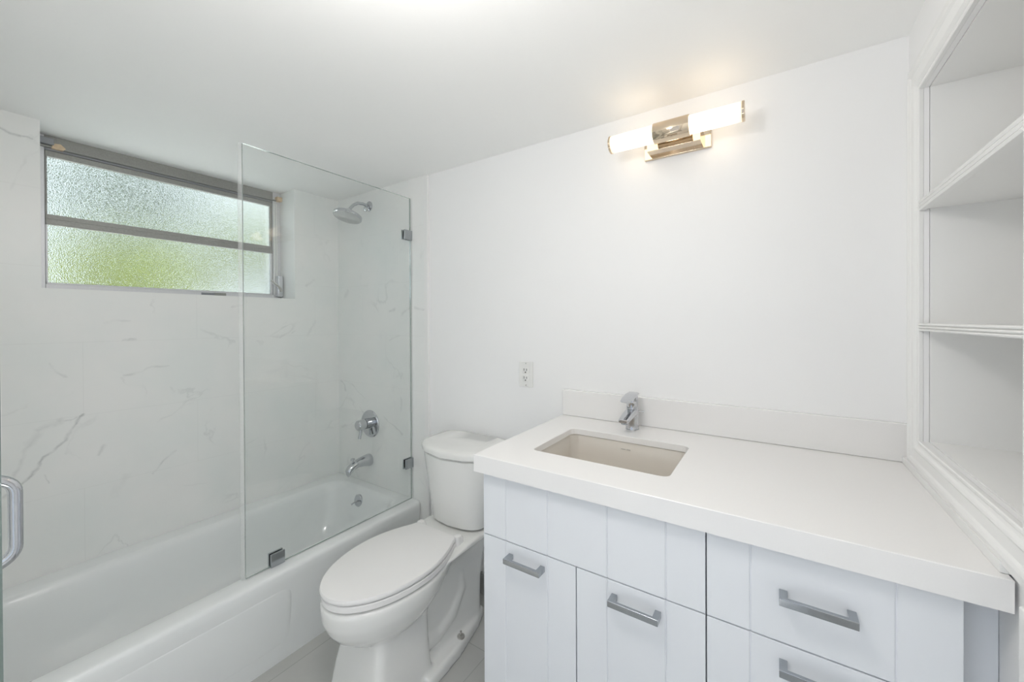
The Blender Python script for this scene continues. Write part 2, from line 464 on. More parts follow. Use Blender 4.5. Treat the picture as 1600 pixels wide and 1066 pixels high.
def rr(x0, x1, y0, y1, r, z, per=8, edge=6):
    """rounded rectangle ring in the XY plane, the same point count whatever its size"""
    r = min(r, (x1 - x0) / 2 - 1e-4, (y1 - y0) / 2 - 1e-4)
    pts = []
    corners = [(x1 - r, y1 - r, 0), (x0 + r, y1 - r, pi / 2), (x0 + r, y0 + r, pi), (x1 - r, y0 + r, 1.5 * pi)]
    arcs = [[(cx + r * cos(a + pi / 2 * k / per), cy + r * sin(a + pi / 2 * k / per)) for k in range(per + 1)] for cx, cy, a in corners]
    for i in range(4):
        pts += arcs[i]
        a, b = arcs[i][-1], arcs[(i + 1) % 4][0]
        pts += [(a[0] + (b[0] - a[0]) * k / edge, a[1] + (b[1] - a[1]) * k / edge) for k in range(1, edge)]
    if callable(z):
        return [(x, y, z(x, y)) for x, y in pts]
    return [(x, y, z) for x, y in pts]

def prism(bm, outline, axis, a, b, mi=0):
    """extrude a closed 2D outline along a world axis from a to b ('x','y','z')"""
    def P(p, t):
        if axis == 'x': return (t, p[0], p[1])
        if axis == 'y': return (p[0], t, p[1])
        return (p[0], p[1], t)
    loft(bm, [[P(p, a) for p in outline], [P(p, b) for p in outline]], mi=mi)
    return bm

FL = -0.05      # finished floor
CE = 2.098      # ceiling
YB = 1.55       # vanity wall
YT = 1.54       # tile face of the shower wall
XL = -2.404     # tile face of the window wall
XR = 0.31       # wall with the built-in shelf

# ------------------------------------------------------------------ the setting
struct('floor', B((-2.75, 0.75, -0.55, 1.65, FL - 0.1, FL)), M['floor'])
struct('ceiling', B((-2.75, 0.75, -0.55, 1.65, CE, CE + 0.1)), M['ceil'])
struct('wall_back', B((-2.75, 0.75, YB, YB + 0.1, FL, CE)), M['paint'])
struct('wall_shower', B((XL, -1.578, YT, YB, FL, CE)), M['tile_back'])
bm = B((-2.75, XL, -0.12, 1.55, FL, 1.44), (-2.75, XL, -0.12, 0.27, 1.44, CE), (-2.75, XL, 1.256, 1.55, 1.44, CE))
struct('wall_left', bm, M['tile_left'])
struct('wall_alcove', B((-2.75, -1.66, -0.12, 0.0, FL, CE)), M['paint'])
struct('wall_side', B((-1.78, -1.66, -0.45, -0.12, FL, CE)), M['paint'])
struct('wall_front', B((-1.78, -0.72, -0.55, -0.45, FL, CE), (0.12, 0.75, -0.55, -0.45, FL, CE), (-0.72, 0.12, -0.55, -0.45, 1.95, CE)), M['paint'])
bm = B((XR, XR + 0.01, 1.412, YB, FL, CE), (XR, XR + 0.01, 0.898, 1.412, 1.884, CE), (XR, XR + 0.01, 0.898, 1.412, FL, 0.990), (XR, XR + 0.01, -0.45, 0.898, FL, CE))
struct('wall_right', bm, M['paint'])
struct('trim_1', B((-1.600, -1.573, 1.5345, YB, FL, CE)), M['trim'], bevel=0.002)
struct('trim_2', B((0.286, XR, 0.79, 0.866, FL, 0.893)), M['trim'], bevel=0.003)
struct('baseboard_back', B((-1.573, -0.75, YB - 0.012, YB, FL, 0.052)), M['greytile'], bevel=0.001)

# ------------------------------------------------------------------ window: an old two-light awning window set deep in the wall
win = bpy.data.objects.new('window_1', None); COL.objects.link(win); win.location = (-2.585, 0.76, 1.44); win['kind'] = 'structure'
XW = -2.585
bm = B((XW - 0.03, XW + 0.015, 0.262, 0.300, 1.44, CE), (XW - 0.03, XW + 0.015, 1.212, 1.2555, 1.44, CE), (XW - 0.03, XW + 0.015, 0.30, 1.212, 1.44, 1.468))
link('window_frame', bm, M['alu_light'], win, bevel=0.002)
bm = B((XW - 0.03, XW + 0.015, 0.30, 1.212, 2.05, CE), (XW - 0.03, XW + 0.03, 0.285, 1.23, 2.045, 2.052))
link('window_header', bm, M['alu'], win, bevel=0.0015)
link('header_gap_shade', B((XW - 0.02, XW + 0.0135, 0.30, 1.212, 2.0362, 2.0445)), M['carcass'], win)  # dark strip painting in the shade of the gap below the header
for z0, z1, nm in ((1.474, 1.721, 0), (1.765, 2.011, 1)):
    bm = B((XW - 0.012, XW + 0.012, 0.302, 1.21, z1 - 0.0, z1 + 0.024), (XW - 0.014, XW + 0.004, 0.302, 1.21, z1 + 0.024, z1 + 0.030))
    link('sash_rail', bm, M['alu'], win, bevel=0.0015)
    bm = B((XW - 0.012, XW + 0.010, 0.302, 1.21, z0 - (0.006 if nm == 0 else 0.02), z0), (XW - 0.012, XW + 0.008, 0.302, 0.308, z0, z1), (XW - 0.012, XW + 0.008, 1.200, 1.21, z0, z1))
    link('sash_bottom', bm, M['alu'] if nm else M['alu_light'], win, bevel=0.0015)
    bm = B((XW - 0.004, XW + 0.001, 0.3045, 1.2045, z0 - 0.004, z1 + 0.008))
    link('pane', bm, M['frosted'], win)
bm = bmesh.new()
tube(bm, [(XW + 0.018, 1.219, 1.47), (XW + 0.018, 1.219, 2.03)], 0.004, 10)
tube(bm, [(XW + 0.018, 1.232, 1.47), (XW + 0.018, 1.232, 2.03)], 0.0035, 10)
link('operator_rod', bm, M['trim'], win, smooth=True)
bm = B((XW + 0.01, XW + 0.045, 1.225, 1.2545, 2.045, 2.07))
link('hinge_bracket', bm, M['putty'], win, bevel=0.002)
bm = B((XW + 0.008, XW + 0.04, 0.272, 0.325, 2.055, 2.082))
link('corner_bracket', bm, M['carcass'], win, bevel=0.002)
bm = bmesh.new()
prism(bm, [(0.318, 2.044), (0.352, 2.043), (0.36, 2.052), (0.345, 2.068), (0.322, 2.064)], 'x', XW + 0.012, XW + 0.032)
link('putty_patch', bm, M['putty'], win, bevel=0.002)
bm = B((XW + 0.015, XW + 0.019, 0.845, 0.905, 1.450, 1.462))
link('frame_latch', bm, M['carcass'], win, bevel=0.001)
bm = B((XW + 0.015, XW + 0.0175, 0.9, 0.96, 1.449, 1.464))
link('strike_plate', bm, M['alu'], win, bevel=0.001)
op = link('operator_box', B((XW + 0.014, XW + 0.055, 1.222, 1.2535, 1.455, 1.585)), M['chrome'], win, bevel=0.006)
bm = bmesh.new()
tube(bm, [(XW + 0.058, 1.24, 1.492), (XW + 0.066, 1.22, 1.515), (XW + 0.07, 1.175, 1.552)], [0.008, 0.0065, 0.0055], 12)
link('crank', bm, M['nickel'], op, smooth=True)

# greenery beyond the frosted panes
def shrub(name, label, cat, c, rad, n, mat, size, seedv, stem_h):
    rnd = random.Random(seedv)
    t = thing(name, label, cat, (c[0], c[1], -0.6), 'garden plants beyond the window')
    bm = bmesh.new()
    for _ in range(n):
        while True:
            v = Vector((rnd.uniform(-1, 1), rnd.uniform(-1, 1), rnd.uniform(-1, 1)))
            if v.length < 1: break
        p = Vector(c) + Vector((v.x * rad[0], v.y * rad[1], v.z * rad[2]))
        q = Matrix.Rotation(rnd.uniform(0, 6.28), 3, 'Z') @ Matrix.Rotation(rnd.uniform(0.3, 1.5), 3, 'X')
        s = size * rnd.uniform(0.6, 1.3)
        vs = [bm.verts.new(p + q @ Vector(w)) for w in ((0, -s, 0), (s * 0.45, 0, s * 0.12), (0, s, 0), (-s * 0.45, 0, s * 0.12))]
        bm.faces.new(vs)
    link('foliage', bm, mat, t, weld=False)
    bm = bmesh.new()
    for k in range(4):
        a = k * 1.57 + 0.4
        tube(bm, [(c[0], c[1], -0.6), (c[0] + 0.1 * cos(a), c[1] + 0.1 * sin(a), c[2] - rad[2] * 0.5), (c[0] + rad[0] * 0.5 * cos(a), c[1] + rad[1] * 0.5 * sin(a), c[2] + rad[2] * 0.3)], [0.04, 0.03, 0.01], 8)
    link('trunk', bm, M['bark'], t, smooth=True)
shrub('garden_tree', 'dark green tree seen blurred through the middle of the upper frosted pane', 'tree', (-5.9, 1.25, 2.75), (0.5, 0.65, 0.45), 560, M['leaf'], 0.13, 3, 1)
shrub('garden_shrub', 'yellow-green shrub seen blurred through the lower frosted pane', 'shrub', (-4.3, 0.95, 1.62), (0.4, 0.55, 0.28), 460, M['leaf_pale'], 0.1, 5, 1)
shrub('garden_tree', 'pale yellow-green tree top seen blurred at the far end of the upper frosted pane', 'tree', (-4.6, 2.0, 2.05), (0.4, 0.45, 0.30), 300, M['leaf_pale'], 0.11, 9, 1)
struct('ground_outside', B((-14, -2.75, -6, 9, -0.75, -0.6)), M['lawn'])

# ------------------------------------------------------------------ bathtub
RZ = 0.305
tub = thing('bathtub', 'white enamelled alcove bathtub under the window, with a plain apron front', 'bathtub', (-2.0, 0.77, FL))
bm = bmesh.new()
X0, X1, Y0, Y1 = XL + 0.001, -1.640, 0.002, YT - 0.001
rings = []
def T(x0, x1, y0, y1, r, z): rings.append(rr(x0, x1, y0, y1, r, z, 10, 14))
T(-2.14, -1.86, 0.30, 1.26, 0.10, -0.005)
T(-2.19, -1.82, 0.22, 1.33, 0.13, 0.000)
T(-2.235, -1.785, 0.16, 1.38, 0.14, 0.03)
T(-2.265, -1.768, 0.12, 1.415, 0.13, 0.12)
T(-2.285, -1.755, 0.09, 1.44, 0.12, 0.22)
T(-2.297, -1.745, 0.075, 1.458, 0.11, 0.275)
T(-2.304, -1.738, 0.068, 1.468, 0.11, 0.292)
T(-2.315, -1.730, 0.058, 1.480, 0.105, 0.302)
T(-2.328, -1.724, 0.047, 1.490, 0.10, RZ - 0.0005)
T(X0, -1.668, Y0, Y1, 0.012, RZ + 0.0003)
T(X0, X1 - 0.014, Y0, Y1, 0.012, RZ - 0.0005)
T(X0, X1 - 0.007, Y0, Y1, 0.012, RZ - 0.003)
T(X0, X1 - 0.002, Y0, Y1, 0.012, RZ - 0.008)
T(X0, X1 + 0.001, Y0, Y1, 0.012, RZ - 0.016)
T(X0, X1 + 0.001, Y0, Y1, 0.012, RZ - 0.045)
T(X0, X1 - 0.004, Y0, Y1, 0.012, RZ - 0.085)
T(X0, X1 - 0.006, Y0, Y1, 0.012, 0.18)
T(X0, X1 - 0.002, Y0, Y1, 0.012, 0.02)
T(X0, X1 - 0.002, Y0, Y1, 0.012, FL)
loft(bm, rings)
# soft raised field on the apron
fr = []
for d, p in ((0.0, 0.004), (0.006, 0.0075), (0.018, 0.010), (0.028, 0.0105)):
    f = rr(-0.05 + d, 0.84 - d, 0.0 + d, 0.235 - d * 0.4, 0.035, 0, 8, 4)
    fr.append([(X1 - 0.008 + p - 0.004, a, b) for a, b, _ in f])
loft(bm, fr, False, True)
link('tub_shell', bm, M['enamel'], tub, smooth=True)
ov = (-2.068, 1.446, 0.236)
bm = bmesh.new(); lathe(bm, ov, (0, -1, 0.12), [(-0.012, 0.036), (0.003, 0.036), (0.006, 0.033), (0.0075, 0.0)], 40)
ovo = link('overflow_plate', bm, M['chrome'], tub, smooth=True)
bm = bmesh.new(); tube(bm, [(-2.066, 1.442, 0.238), (-2.068, 1.418, 0.236), (-2.074, 1.400, 0.228)], [0.004, 0.004, 0.005], 12)
link('trip_lever', bm, M['chrome'], ovo, smooth=True)

# ------------------------------------------------------------------ fixed glass panel with clamps, and the open glass door
XG = -1.71
def glass_sheet(bm, P, q):
    """box given by 8 corners: big faces clear, edges tinted"""
    vs = [bm.verts.new(p) for p in P]
    for k, ids in enumerate(((0, 1, 2, 3), (7, 6, 5, 4), (0, 4, 5, 1), (1, 5, 6, 2), (2, 6, 7, 3), (3, 7, 4, 0))):
        bm.faces.new([vs[i] for i in ids]).material_index = 0 if k < 2 else 1
gp = thing('glass_panel', 'fixed frameless clear glass panel standing on the tub rim below the shower head', 'glass panel', (XG, 1.1, RZ))
bm = bmesh.new()
h = 0.0048
ya, yb, za, zb = 0.696, 1.534, RZ + 0.0015, 1.99
glass_sheet(bm, [(XG + h, ya, za), (XG + h, yb, za), (XG + h, yb, zb), (XG + h, ya, zb), (XG - h, ya, za), (XG - h, yb, za), (XG - h, yb, zb), (XG - h, ya, zb)], 0)
link('glass_sheet', bm, [M['glass'], M['glass_edge']], gp, weld=False)
bm = B((XG - 0.0065, XG + 0.0065, 0.681, 0.6955, RZ + 0.004, 1.988))
link('edge_seal', bm, M['seal'], gp, bevel=0.002)
for (y0, y1, z0, z1) in ((1.484, YT - 0.0005, 1.755, 1.808), (1.484, YT - 0.0005, 0.483, 0.536), (0.783, 0.838, RZ + 0.0005, 0.358)):
    bm = B((XG + h + 0.0005, XG + h + 0.009, y0, y1, z0, z1), (XG - h - 0.009, XG - h - 0.0005, y0, y1, z0, z1))
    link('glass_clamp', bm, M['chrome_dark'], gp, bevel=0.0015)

dr = thing('glass_shower_door', 'clear glass tub door swung open beside the camera, with a tubular pull', 'glass door', (XG, 0.03, RZ))
da = radians(86.85)
dd = Vector((sin(da), cos(da), 0)); dn = Vector((-cos(da), sin(da), 0))     # along the door; its face normal (towards the tub end)
hp = Vector((XG + 0.01, 0.032, 0))
LD = 0.655
def dpt(s, nrm, z): return tuple(hp + dd * s + dn * nrm + Vector((0, 0, z)))
bm = bmesh.new()
glass_sheet(bm, [dpt(0.012, h, 0.32), dpt(LD, h, 0.32), dpt(LD, h, 1.99), dpt(0.012, h, 1.99), dpt(0.012, -h, 0.32), dpt(LD, -h, 0.32), dpt(LD, -h, 1.99), dpt(0.012, -h, 1.99)], 0)
link('door_glass', bm, [M['glass'], M['glass_edge']], dr, weld=False)
for sg in (1, -1):
    bm = bmesh.new()
    s0, r, zc0, zc1, out = LD - 0.13, 0.0095, 0.858, 1.016, 0.037
    pts = [dpt(s0, sg * (h + 0.0004), zc1), dpt(s0, sg * (out - 0.03), zc1)]
    pts += arc(dpt(s0, sg * (out - 0.03), zc1 - 0.03), 0.03, pi / 2, 0, dn * sg, (0, 0, 1), 8)
    pts += arc(dpt(s0, sg * (out - 0.03), zc0 + 0.03), 0.03, 0, -pi / 2, dn * sg, (0, 0, 1), 8)
    pts += [dpt(s0, sg * (h + 0.0004), zc0)]
    tube(bm, pts, r, 20)
    link('door_handle', bm, M['chrome'], dr, smooth=True)
for z in (0.5, 1.7):
    bm = bmesh.new()
    P = []
    for s in (0.0, 0.06):
        for nr in (-h - 0.006, h + 0.006):
            for zz in (z, z + 0.09):
                P.append(dpt(s, nr, zz))
    vs = [bm.verts.new(p) for p in P]
    for q in ((0, 1, 3, 2), (4, 6, 7, 5), (0, 4, 5, 1), (2, 3, 7, 6), (0, 2, 6, 4), (1, 5, 7, 3)): bm.faces.new([vs[i] for i in q])
    box(bm, XG - 0.03, XG + 0.03, 0.0, 0.012, z, z + 0.09)
    link('hinge', bm, M['chrome'], dr, bevel=0.001)

# ------------------------------------------------------------------ shower fittings
sh = thing('overhead_shower', 'chrome round rain shower head on a bent arm from the tiled wall', 'shower head', (-2.076, YT, 2.008))
bm = bmesh.new(); lathe(bm, (-2.076, YT, 2.008), (0, -1, 0), [(0.0, 0.030), (0.004, 0.030), (0.010, 0.022), (0.013, 0.012)], 40)
link('escutcheon', bm, M['chrome'], sh, smooth=True)
bm = bmesh.new()
pts = [(-2.076, YT - 0.006, 2.008), (-2.074, YT - 0.05, 2.012), (-2.071, YT - 0.085, 2.006), (-2.067, YT - 0.115, 1.988), (-2.062, YT - 0.140, 1.962), (-2.060, YT - 0.150, 1.945)]
tube(bm, pts, 0.0095, 18)
link('shower_arm', bm, M['chrome'], sh, smooth=True)
bm = bmesh.new(); lathe(bm, (-2.066, YT - 0.020, 1.985), (0, -1, -0.2), [(0.0, 0.008), (0.004, 0.013), (0.012, 0.015), (0.020, 0.012), (0.024, 0.0)], 28)
link('arm_knob', bm, M['chrome'], sh, smooth=True)
hc = Vector((-2.056, YT - 0.160, 1.915)); hd = Vector((0.03, -0.30, -1)).normalized()
bm = bmesh.new(); lathe(bm, hc - hd * 0.042, hd, [(0.0, 0.010), (0.004, 0.015), (0.016, 0.015), (0.020, 0.012), (0.026, 0.028), (0.032, 0.055), (0.036, 0.074), (0.040, 0.079), (0.053, 0.079), (0.056, 0.076), (0.0562, 0.0)], 56)
hb = link('head_body', bm, M['chrome'], sh, smooth=True)
bm = bmesh.new(); lathe(bm, hc + hd * 0.0144, hd, [(0.0, 0.072), (0.0012, 0.070), (0.0016, 0.014), (0.003, 0.012), (0.0034, 0.0)], 56)
link('spray_plate', bm, M['nozzle'], hb, smooth=True)

vv = thing('shower_valve', 'round chrome shower valve with lever, above the tub spout', 'shower valve', (-2.077, YT, 0.674))
bm = bmesh.new(); lathe(bm, (-2.077, YT, 0.674), (0, -1, 0), [(0, 0.083), (0.004, 0.083), (0.009, 0.079), (0.011, 0.045), (0.012, 0.03)], 56)
link('trim_plate', bm, M['chrome'], vv, smooth=True)
bm = bmesh.new(); lathe(bm, (-2.077, YT - 0.010, 0.680), (0, -1, 0), [(0, 0.031), (0.032, 0.031), (0.033, 0.026), (0.037, 0.026), (0.038, 0.031), (0.078, 0.030), (0.084, 0.024), (0.086, 0.0)], 40)
hub = link('valve_knob', bm, M['chrome'], vv, smooth=True)
bm = bmesh.new(); tube(bm, [(-2.077, YT - 0.068, 0.662), (-2.077, YT - 0.072, 0.63), (-2.078, YT - 0.078, 0.598)], [0.011, 0.009, 0.0085], 14)
link('lever', bm, M['chrome'], hub, smooth=True)
bm = bmesh.new(); tube(bm, [(-2.060, YT - 0.018, 0.650), (-2.056, YT - 0.020, 0.612)], [0.006, 0.005], 12)
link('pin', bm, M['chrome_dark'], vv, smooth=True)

ts = thing('tub_spout', 'chrome tub spout with diverter knob, below the round valve', 'spout', (-2.086, YT, 0.451))
bm = bmesh.new()
rg = []
for (y, zt, zb2, hw) in ((0.0, 0.487, 0.415, 0.034), (-0.012, 0.489, 0.413, 0.036), (-0.05, 0.484, 0.424, 0.032), (-0.09, 0.476, 0.428, 0.028), (-0.12, 0.466, 0.420, 0.026), (-0.140, 0.452, 0.402, 0.024), (-0.150, 0.432, 0.392, 0.021)):
    c = (zt + zb2) / 2; hz = (zt - zb2) / 2
    rg.append([(-2.086 + hw * cos(2 * pi * k / 28), YT + y - 0.01 * max(0, sin(2 * pi * k / 28)) * (1 if y < -0.13 else 0), c + hz * sin(2 * pi * k / 28)) for k in range(28)])
loft(bm, rg)
link('spout_body', bm, M['chrome'], ts, smooth=True)
bm = bmesh.new(); lathe(bm, (-2.086, YT - 0.118, 0.466), (0, -0.1, 1), [(0, 0.005), (0.014, 0.005), (0.017, 0.012), (0.023, 0.012), (0.025, 0.0)], 24)
link('diverter_knob', bm, M['chrome'], ts, smooth=True)

# ------------------------------------------------------------------ toilet
TX = -1.213
to = thing('toilet', 'white two-piece toilet with closed lid between the bathtub and the vanity', 'toilet', (TX, 1.1, FL))
def bowl_ring(hw, yf, y0, yb, wb, z, n=40, rc=0.03):
    """egg outline: elliptical front at yf, widest at y0, narrowing to half width wb at the back edge yb"""
    right = []
    for k in range(n // 2 + 1):
        a = pi / 2 * k / (n // 2)
        right.append((hw * sin(a), y0 - (y0 - yf) * cos(a)))
    m = n // 2
    for k in range(1, m + 1):
        t = k / m
        right.append((hw - (hw - wb) * t ** 1.9, y0 + (yb - rc - y0) * t))
    for k in range(1, 7):
        a = pi / 2 * k / 6
        right.append((wb - rc + rc * cos(a), yb - rc + rc * sin(a)))
    left = [(-x, y) for x, y in reversed(right[1:])]
    pts = right + left
    return [(TX + x, y, z) for x, y in pts]
# seat and lid
YF, YH = 0.722, 1.232
bm = bmesh.new()
rg = []
for d, z in ((0.022, 0.3925), (0.003, 0.3930), (0.0, 0.397), (0.0, 0.405), (0.003, 0.410), (0.012, 0.4125)):
    rg.append(bowl_ring(0.178 - d, YF + d, 1.0, YH - d, 0.122 - d, z))
loft(bm, rg); link('toilet_lid', bm, M['seat'], to, smooth=True)
bm = bmesh.new()
rg = []
for d, z in ((0.024, 0.3655), (0.005, 0.3665), (0.002, 0.370), (0.002, 0.3855), (0.005, 0.3890), (0.022, 0.3893)):
    rg.append(bowl_ring(0.178 - d, YF + 0.002 + d, 1.0, YH + 0.006 - d, 0.124 - d, z))
loft(bm, rg); link('toilet_seat', bm, M['seat'], to, smooth=True)
for s in (1, -1):
    bm = bmesh.new()
    x = TX + s * 0.108
    rg = [rr(x - 0.020 + d, x + 0.020 - d, 1.218 + d, 1.262 - d, 0.012, z, 6, 2) for d, z in ((0.002, 0.3655), (0.0, 0.372), (0.001, 0.398), (0.006, 0.408), (0.012, 0.410))]
    loft(bm, rg); link('lid_hinge', bm, M['seat'], to, smooth=True)
# china body, several lofts fused into one skin
bm = bmesh.new()
rg = []
for (z, hw, yf, y0, yb, wb) in ((0.361, 0.165, 0.738, 1.0, 1.20, 0.13), (0.357, 0.177, 0.724, 1.0, 1.20, 0.135), (0.335, 0.178, 0.724, 1.0, 1.20, 0.13), (0.300, 0.174, 0.728, 1.0, 1.19, 0.12),
                              (0.265, 0.160, 0.742, 0.99, 1.17, 0.11), (0.235, 0.142, 0.764, 0.98, 1.15, 0.10), (0.210, 0.122, 0.792, 0.97, 1.13, 0.09), (0.190, 0.10, 0.83, 0.97, 1.11, 0.08)):
    rg.append(bowl_ring(hw, yf, y0, yb, wb, z))
loft(bm, rg)
# front pedestal, flaring to the floor
rg = []
for z, hw, y0, y1, r in ((0.27, 0.105, 0.86, 1.10, 0.03), (0.18, 0.110, 0.845, 1.08, 0.03), (0.08, 0.128, 0.825, 1.07, 0.03), (0.0, 0.138, 0.812, 1.075, 0.03), (FL + 0.004, 0.150, 0.803, 1.085, 0.03), (FL, 0.150, 0.803, 1.085, 0.03)):
    rg.append(rr(TX - hw, TX + hw, y0, y1, r, z, 6, 4))
loft(bm, rg)
# foot plate behind the pedestal
def foot(z, ins):
    return [(TX + 0.172 - ins, 1.02, z), (TX + 0.158 - ins, 1.20, z), (TX + 0.122 - ins, 1.36, z), (TX + 0.09, 1.44 - ins, z), (TX - 0.09, 1.44 - ins, z), (TX - 0.122 + ins, 1.36, z), (TX - 0.158 + ins, 1.20, z), (TX - 0.172 + ins, 1.02, z)]
loft(bm, [foot(FL, 0.0), foot(-0.012, 0.004), foot(-0.004, 0.014)])
# trapway body and rear deck
rg = []
for z, hw, y0, y1, r in ((-0.02, 0.108, 1.0, 1.42, 0.05), (0.04, 0.100, 1.0, 1.43, 0.05), (0.14, 0.095, 1.0, 1.44, 0.05), (0.24, 0.097, 1.02, 1.46, 0.05), (0.30, 0.104, 1.05, 1.48, 0.05), (0.335, 0.122, 1.05, 1.495, 0.05), (0.352, 0.150, 1.08, 1.505, 0.045), (0.364, 0.160, 1.10, 1.505, 0.04), (0.377, 0.160, 1.225, 1.505, 0.035), (0.381, 0.152, 1.24, 1.50, 0.035)):
    rg.append(rr(TX - hw, TX + hw, y0, y1, r, z, 6, 4))
loft(bm, rg)
for s in (1, -1):
    pts = [(TX + s * 0.085, 1.04, 0.07), (TX + s * 0.066, 1.13, 0.055), (TX + s * 0.060, 1.22, 0.085), (TX + s * 0.056, 1.285, 0.16), (TX + s * 0.056, 1.275, 0.235), (TX + s * 0.060, 1.20, 0.29), (TX + s * 0.075, 1.12, 0.30)]
    tube(bm, pts, [0.035, 0.045, 0.048, 0.046, 0.044, 0.045, 0.035], 14)
bo = link('toilet_bowl', bm, M['china'], to, weld=False)
rm = bo.modifiers.new('skin', 'REMESH'); rm.mode = 'VOXEL'; rm.voxel_size = 0.006; rm.use_smooth_shade = True
sm = bo.modifiers.new('soften', 'SMOOTH'); sm.factor = 0.5; sm.iterations = 10
for s in (1, -1):
    bm = bmesh.new(); lathe(bm, (TX + s * 0.128, 1.235, -0.006), (0, 0, 1), [(0, 0.015), (0.004, 0.016), (0.008, 0.015), (0.010, 0.009), (0.011, 0.005), (0.026, 0.004), (0.027, 0.0)], 24)
    link('floor_bolt', bm, M['nickel'], to, smooth=True)
# tank
def tank_ring(hw, yf, yb, bow, z, n=72):
    pts = []
    cy, hy = (yf + bow + yb) / 2, (yb - yf - bow) / 2
    for k in range(n):
        a = 2 * pi * k / n
        e = 2 / 7.0
        x = hw * math.copysign(abs(cos(a)) ** e, cos(a)); y = hy * math.copysign(abs(sin(a)) ** e, sin(a))
        if sin(a) < 0:
            y -= bow * (1 - (x / hw) ** 2) * min(1, -sin(a) * 2)
        pts.append((TX + x, cy + y, z))
    return pts
bm = bmesh.new()
loft(bm, [tank_ring(hw, yf, 1.53, bw, z) for z, hw, yf, bw in ((0.3815, 0.085, 1.365, 0.01), (0.3895, 0.085, 1.365, 0.01), (0.390, 0.140, 1.304, 0.036), (0.394, 0.145, 1.297, 0.039), (0.40, 0.146, 1.295, 0.04), (0.44, 0.155, 1.288, 0.05), (0.55, 0.176, 1.275, 0.06), (0.66, 0.196, 1.264, 0.072), (0.695, 0.203, 1.261, 0.075), (0.700, 0.197, 1.267, 0.075))])
tk = link('tank', bm, M['china'], to, smooth=True)
bm = bmesh.new()
loft(bm, [tank_ring(hw, yf, 1.535, 0.082, z) for z, hw, yf in ((0.7035, 0.190, 1.272), (0.7045, 0.206, 1.254), (0.709, 0.2095, 1.2495), (0.725, 0.2115, 1.2475), (0.733, 0.208, 1.251), (0.738, 0.200, 1.259), (0.741, 0.180, 1.278), (0.7425, 0.12, 1.33))])
link('tank_lid', bm, M['china'], tk, smooth=True)

# ------------------------------------------------------------------ vanity cabinet
YC = 0.950
va = thing('vanity_cabinet', 'white lacquered vanity cabinet with grooved fronts and chrome bar handles', 'cabinet', (-0.24, 1.25, FL))
bm = B((-0.738, -0.728, 0.970, 1.548, FL, 0.845), (-0.728, 0.262, 0.974, 1.548, 0.055, 0.07), (-0.728, 0.262, 1.538, 1.548, 0.07, 0.845), (0.252, 0.262, 0.974, 1.548, 0.055, 0.845), (-0.134, -0.122, 0.974, 1.538, 0.07, 0.845),
       (-0.728, 0.262, 0.974, 0.990, 0.643, 0.668))
link('carcass', bm, M['carcass'], va)
link('side_panel', B((-0.7415, -0.7385, 0.952, 1.548, FL, 0.845)), M['lacquer'], va)
link('toe_kick', B((-0.728, 0.262, 1.02, 1.03, FL, 0.054)), M['lacquer'], va)
link('filler_strip', B((0.263, 0.3095, 1.0, 1.012, FL, 0.845)), M['lacquer'], va, bevel=0.001)
def front(name, x0, x1, z0, z1, grooves):
    o = [(x0, YC + 0.02), (x0, YC)]
    for g in grooves:
        o += [(g - 0.0022, YC), (g, YC + 0.0028), (g + 0.0022, YC)]
    o += [(x1, YC), (x1, YC + 0.02)]
    bm = bmesh.new()
    prism(bm, o, 'z', z0, z1)
    return link(name, bm, M['lacquer'], va, bevel=0.0008, seg=2)
def bar_handle(xc, z, parent, w=0.118):
    y1 = YC - 0.0003; yo = YC - 0.034; t = 0.0085; dz = 0.0075
    bm = bmesh.new()
    # squared C in plan: two posts and a grip
    out = [(xc - w / 2, y1), (xc - w / 2, yo), (xc + w / 2, yo), (xc + w / 2, y1), (xc + w / 2 - 0.014, y1), (xc + w / 2 - 0.014, yo + t), (xc - w / 2 + 0.014, yo + t), (xc - w / 2 + 0.014, y1)]
    prism(bm, out, 'z', z - dz, z + dz)
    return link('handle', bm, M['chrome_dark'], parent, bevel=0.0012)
ZS = 0.6565
front('fixed_panel', -0.738, -0.1295, ZS + 0.0015, 0.8455, (-0.659, -0.521, -0.352, -0.212))
d1 = front('cabinet_door', -0.738, -0.4375, 0.06, ZS - 0.0015, (-0.659, -0.521))
d2 = front('cabinet_door', -0.4345, -0.1295, 0.06, ZS - 0.0015, (-0.352, -0.212))
w1 = front('drawer', -0.1265, 0.256, ZS + 0.0015, 0.8455, (-0.045, 0.175))
w2 = front('drawer', -0.1265, 0.256, 0.363, ZS - 0.0015, (-0.045, 0.175))
w3 = front('drawer', -0.1265, 0.256, 0.06, 0.360, (-0.045, 0.175))
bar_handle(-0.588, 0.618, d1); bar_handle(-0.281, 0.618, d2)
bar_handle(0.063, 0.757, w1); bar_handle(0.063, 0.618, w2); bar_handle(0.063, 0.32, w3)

# countertop with an undermount sink
ct = thing('countertop', 'white quartz countertop with low backsplash on the vanity cabinet', 'countertop', (-0.24, 1.25, 0.846))
cx0, cx1, cy0, cy1, cz0, cz1 = -0.763, 0.3045, 0.930, 1.5495, 0.8465, 0.898
hx0, hx1, hy0, hy1 = -0.637, -0.230, 1.063, 1.362
bm = bmesh.new()
o = lambda z, i=0.0: rr(cx0 + i, cx1 - i, cy0 + i, cy1 - i, 0.0015, z, 6, 6)
q = lambda z, i=0.0: rr(hx0 - i, hx1 + i, hy0 - i, hy1 + i, 0.022, z, 6, 6)
czm = cz1 - 0.021     # the slab itself; the deeper front is a mitred apron round its edge
rings = [o(cz0), o(cz1 - 0.0015), o(cz1, 0.0015), q(cz1, 0.0015), q(cz1 - 0.0015), q(czm), q(czm, 0.04), o(czm, 0.0125), o(cz0, 0.0125), o(cz0)]
loft(bm, rings, False, False)
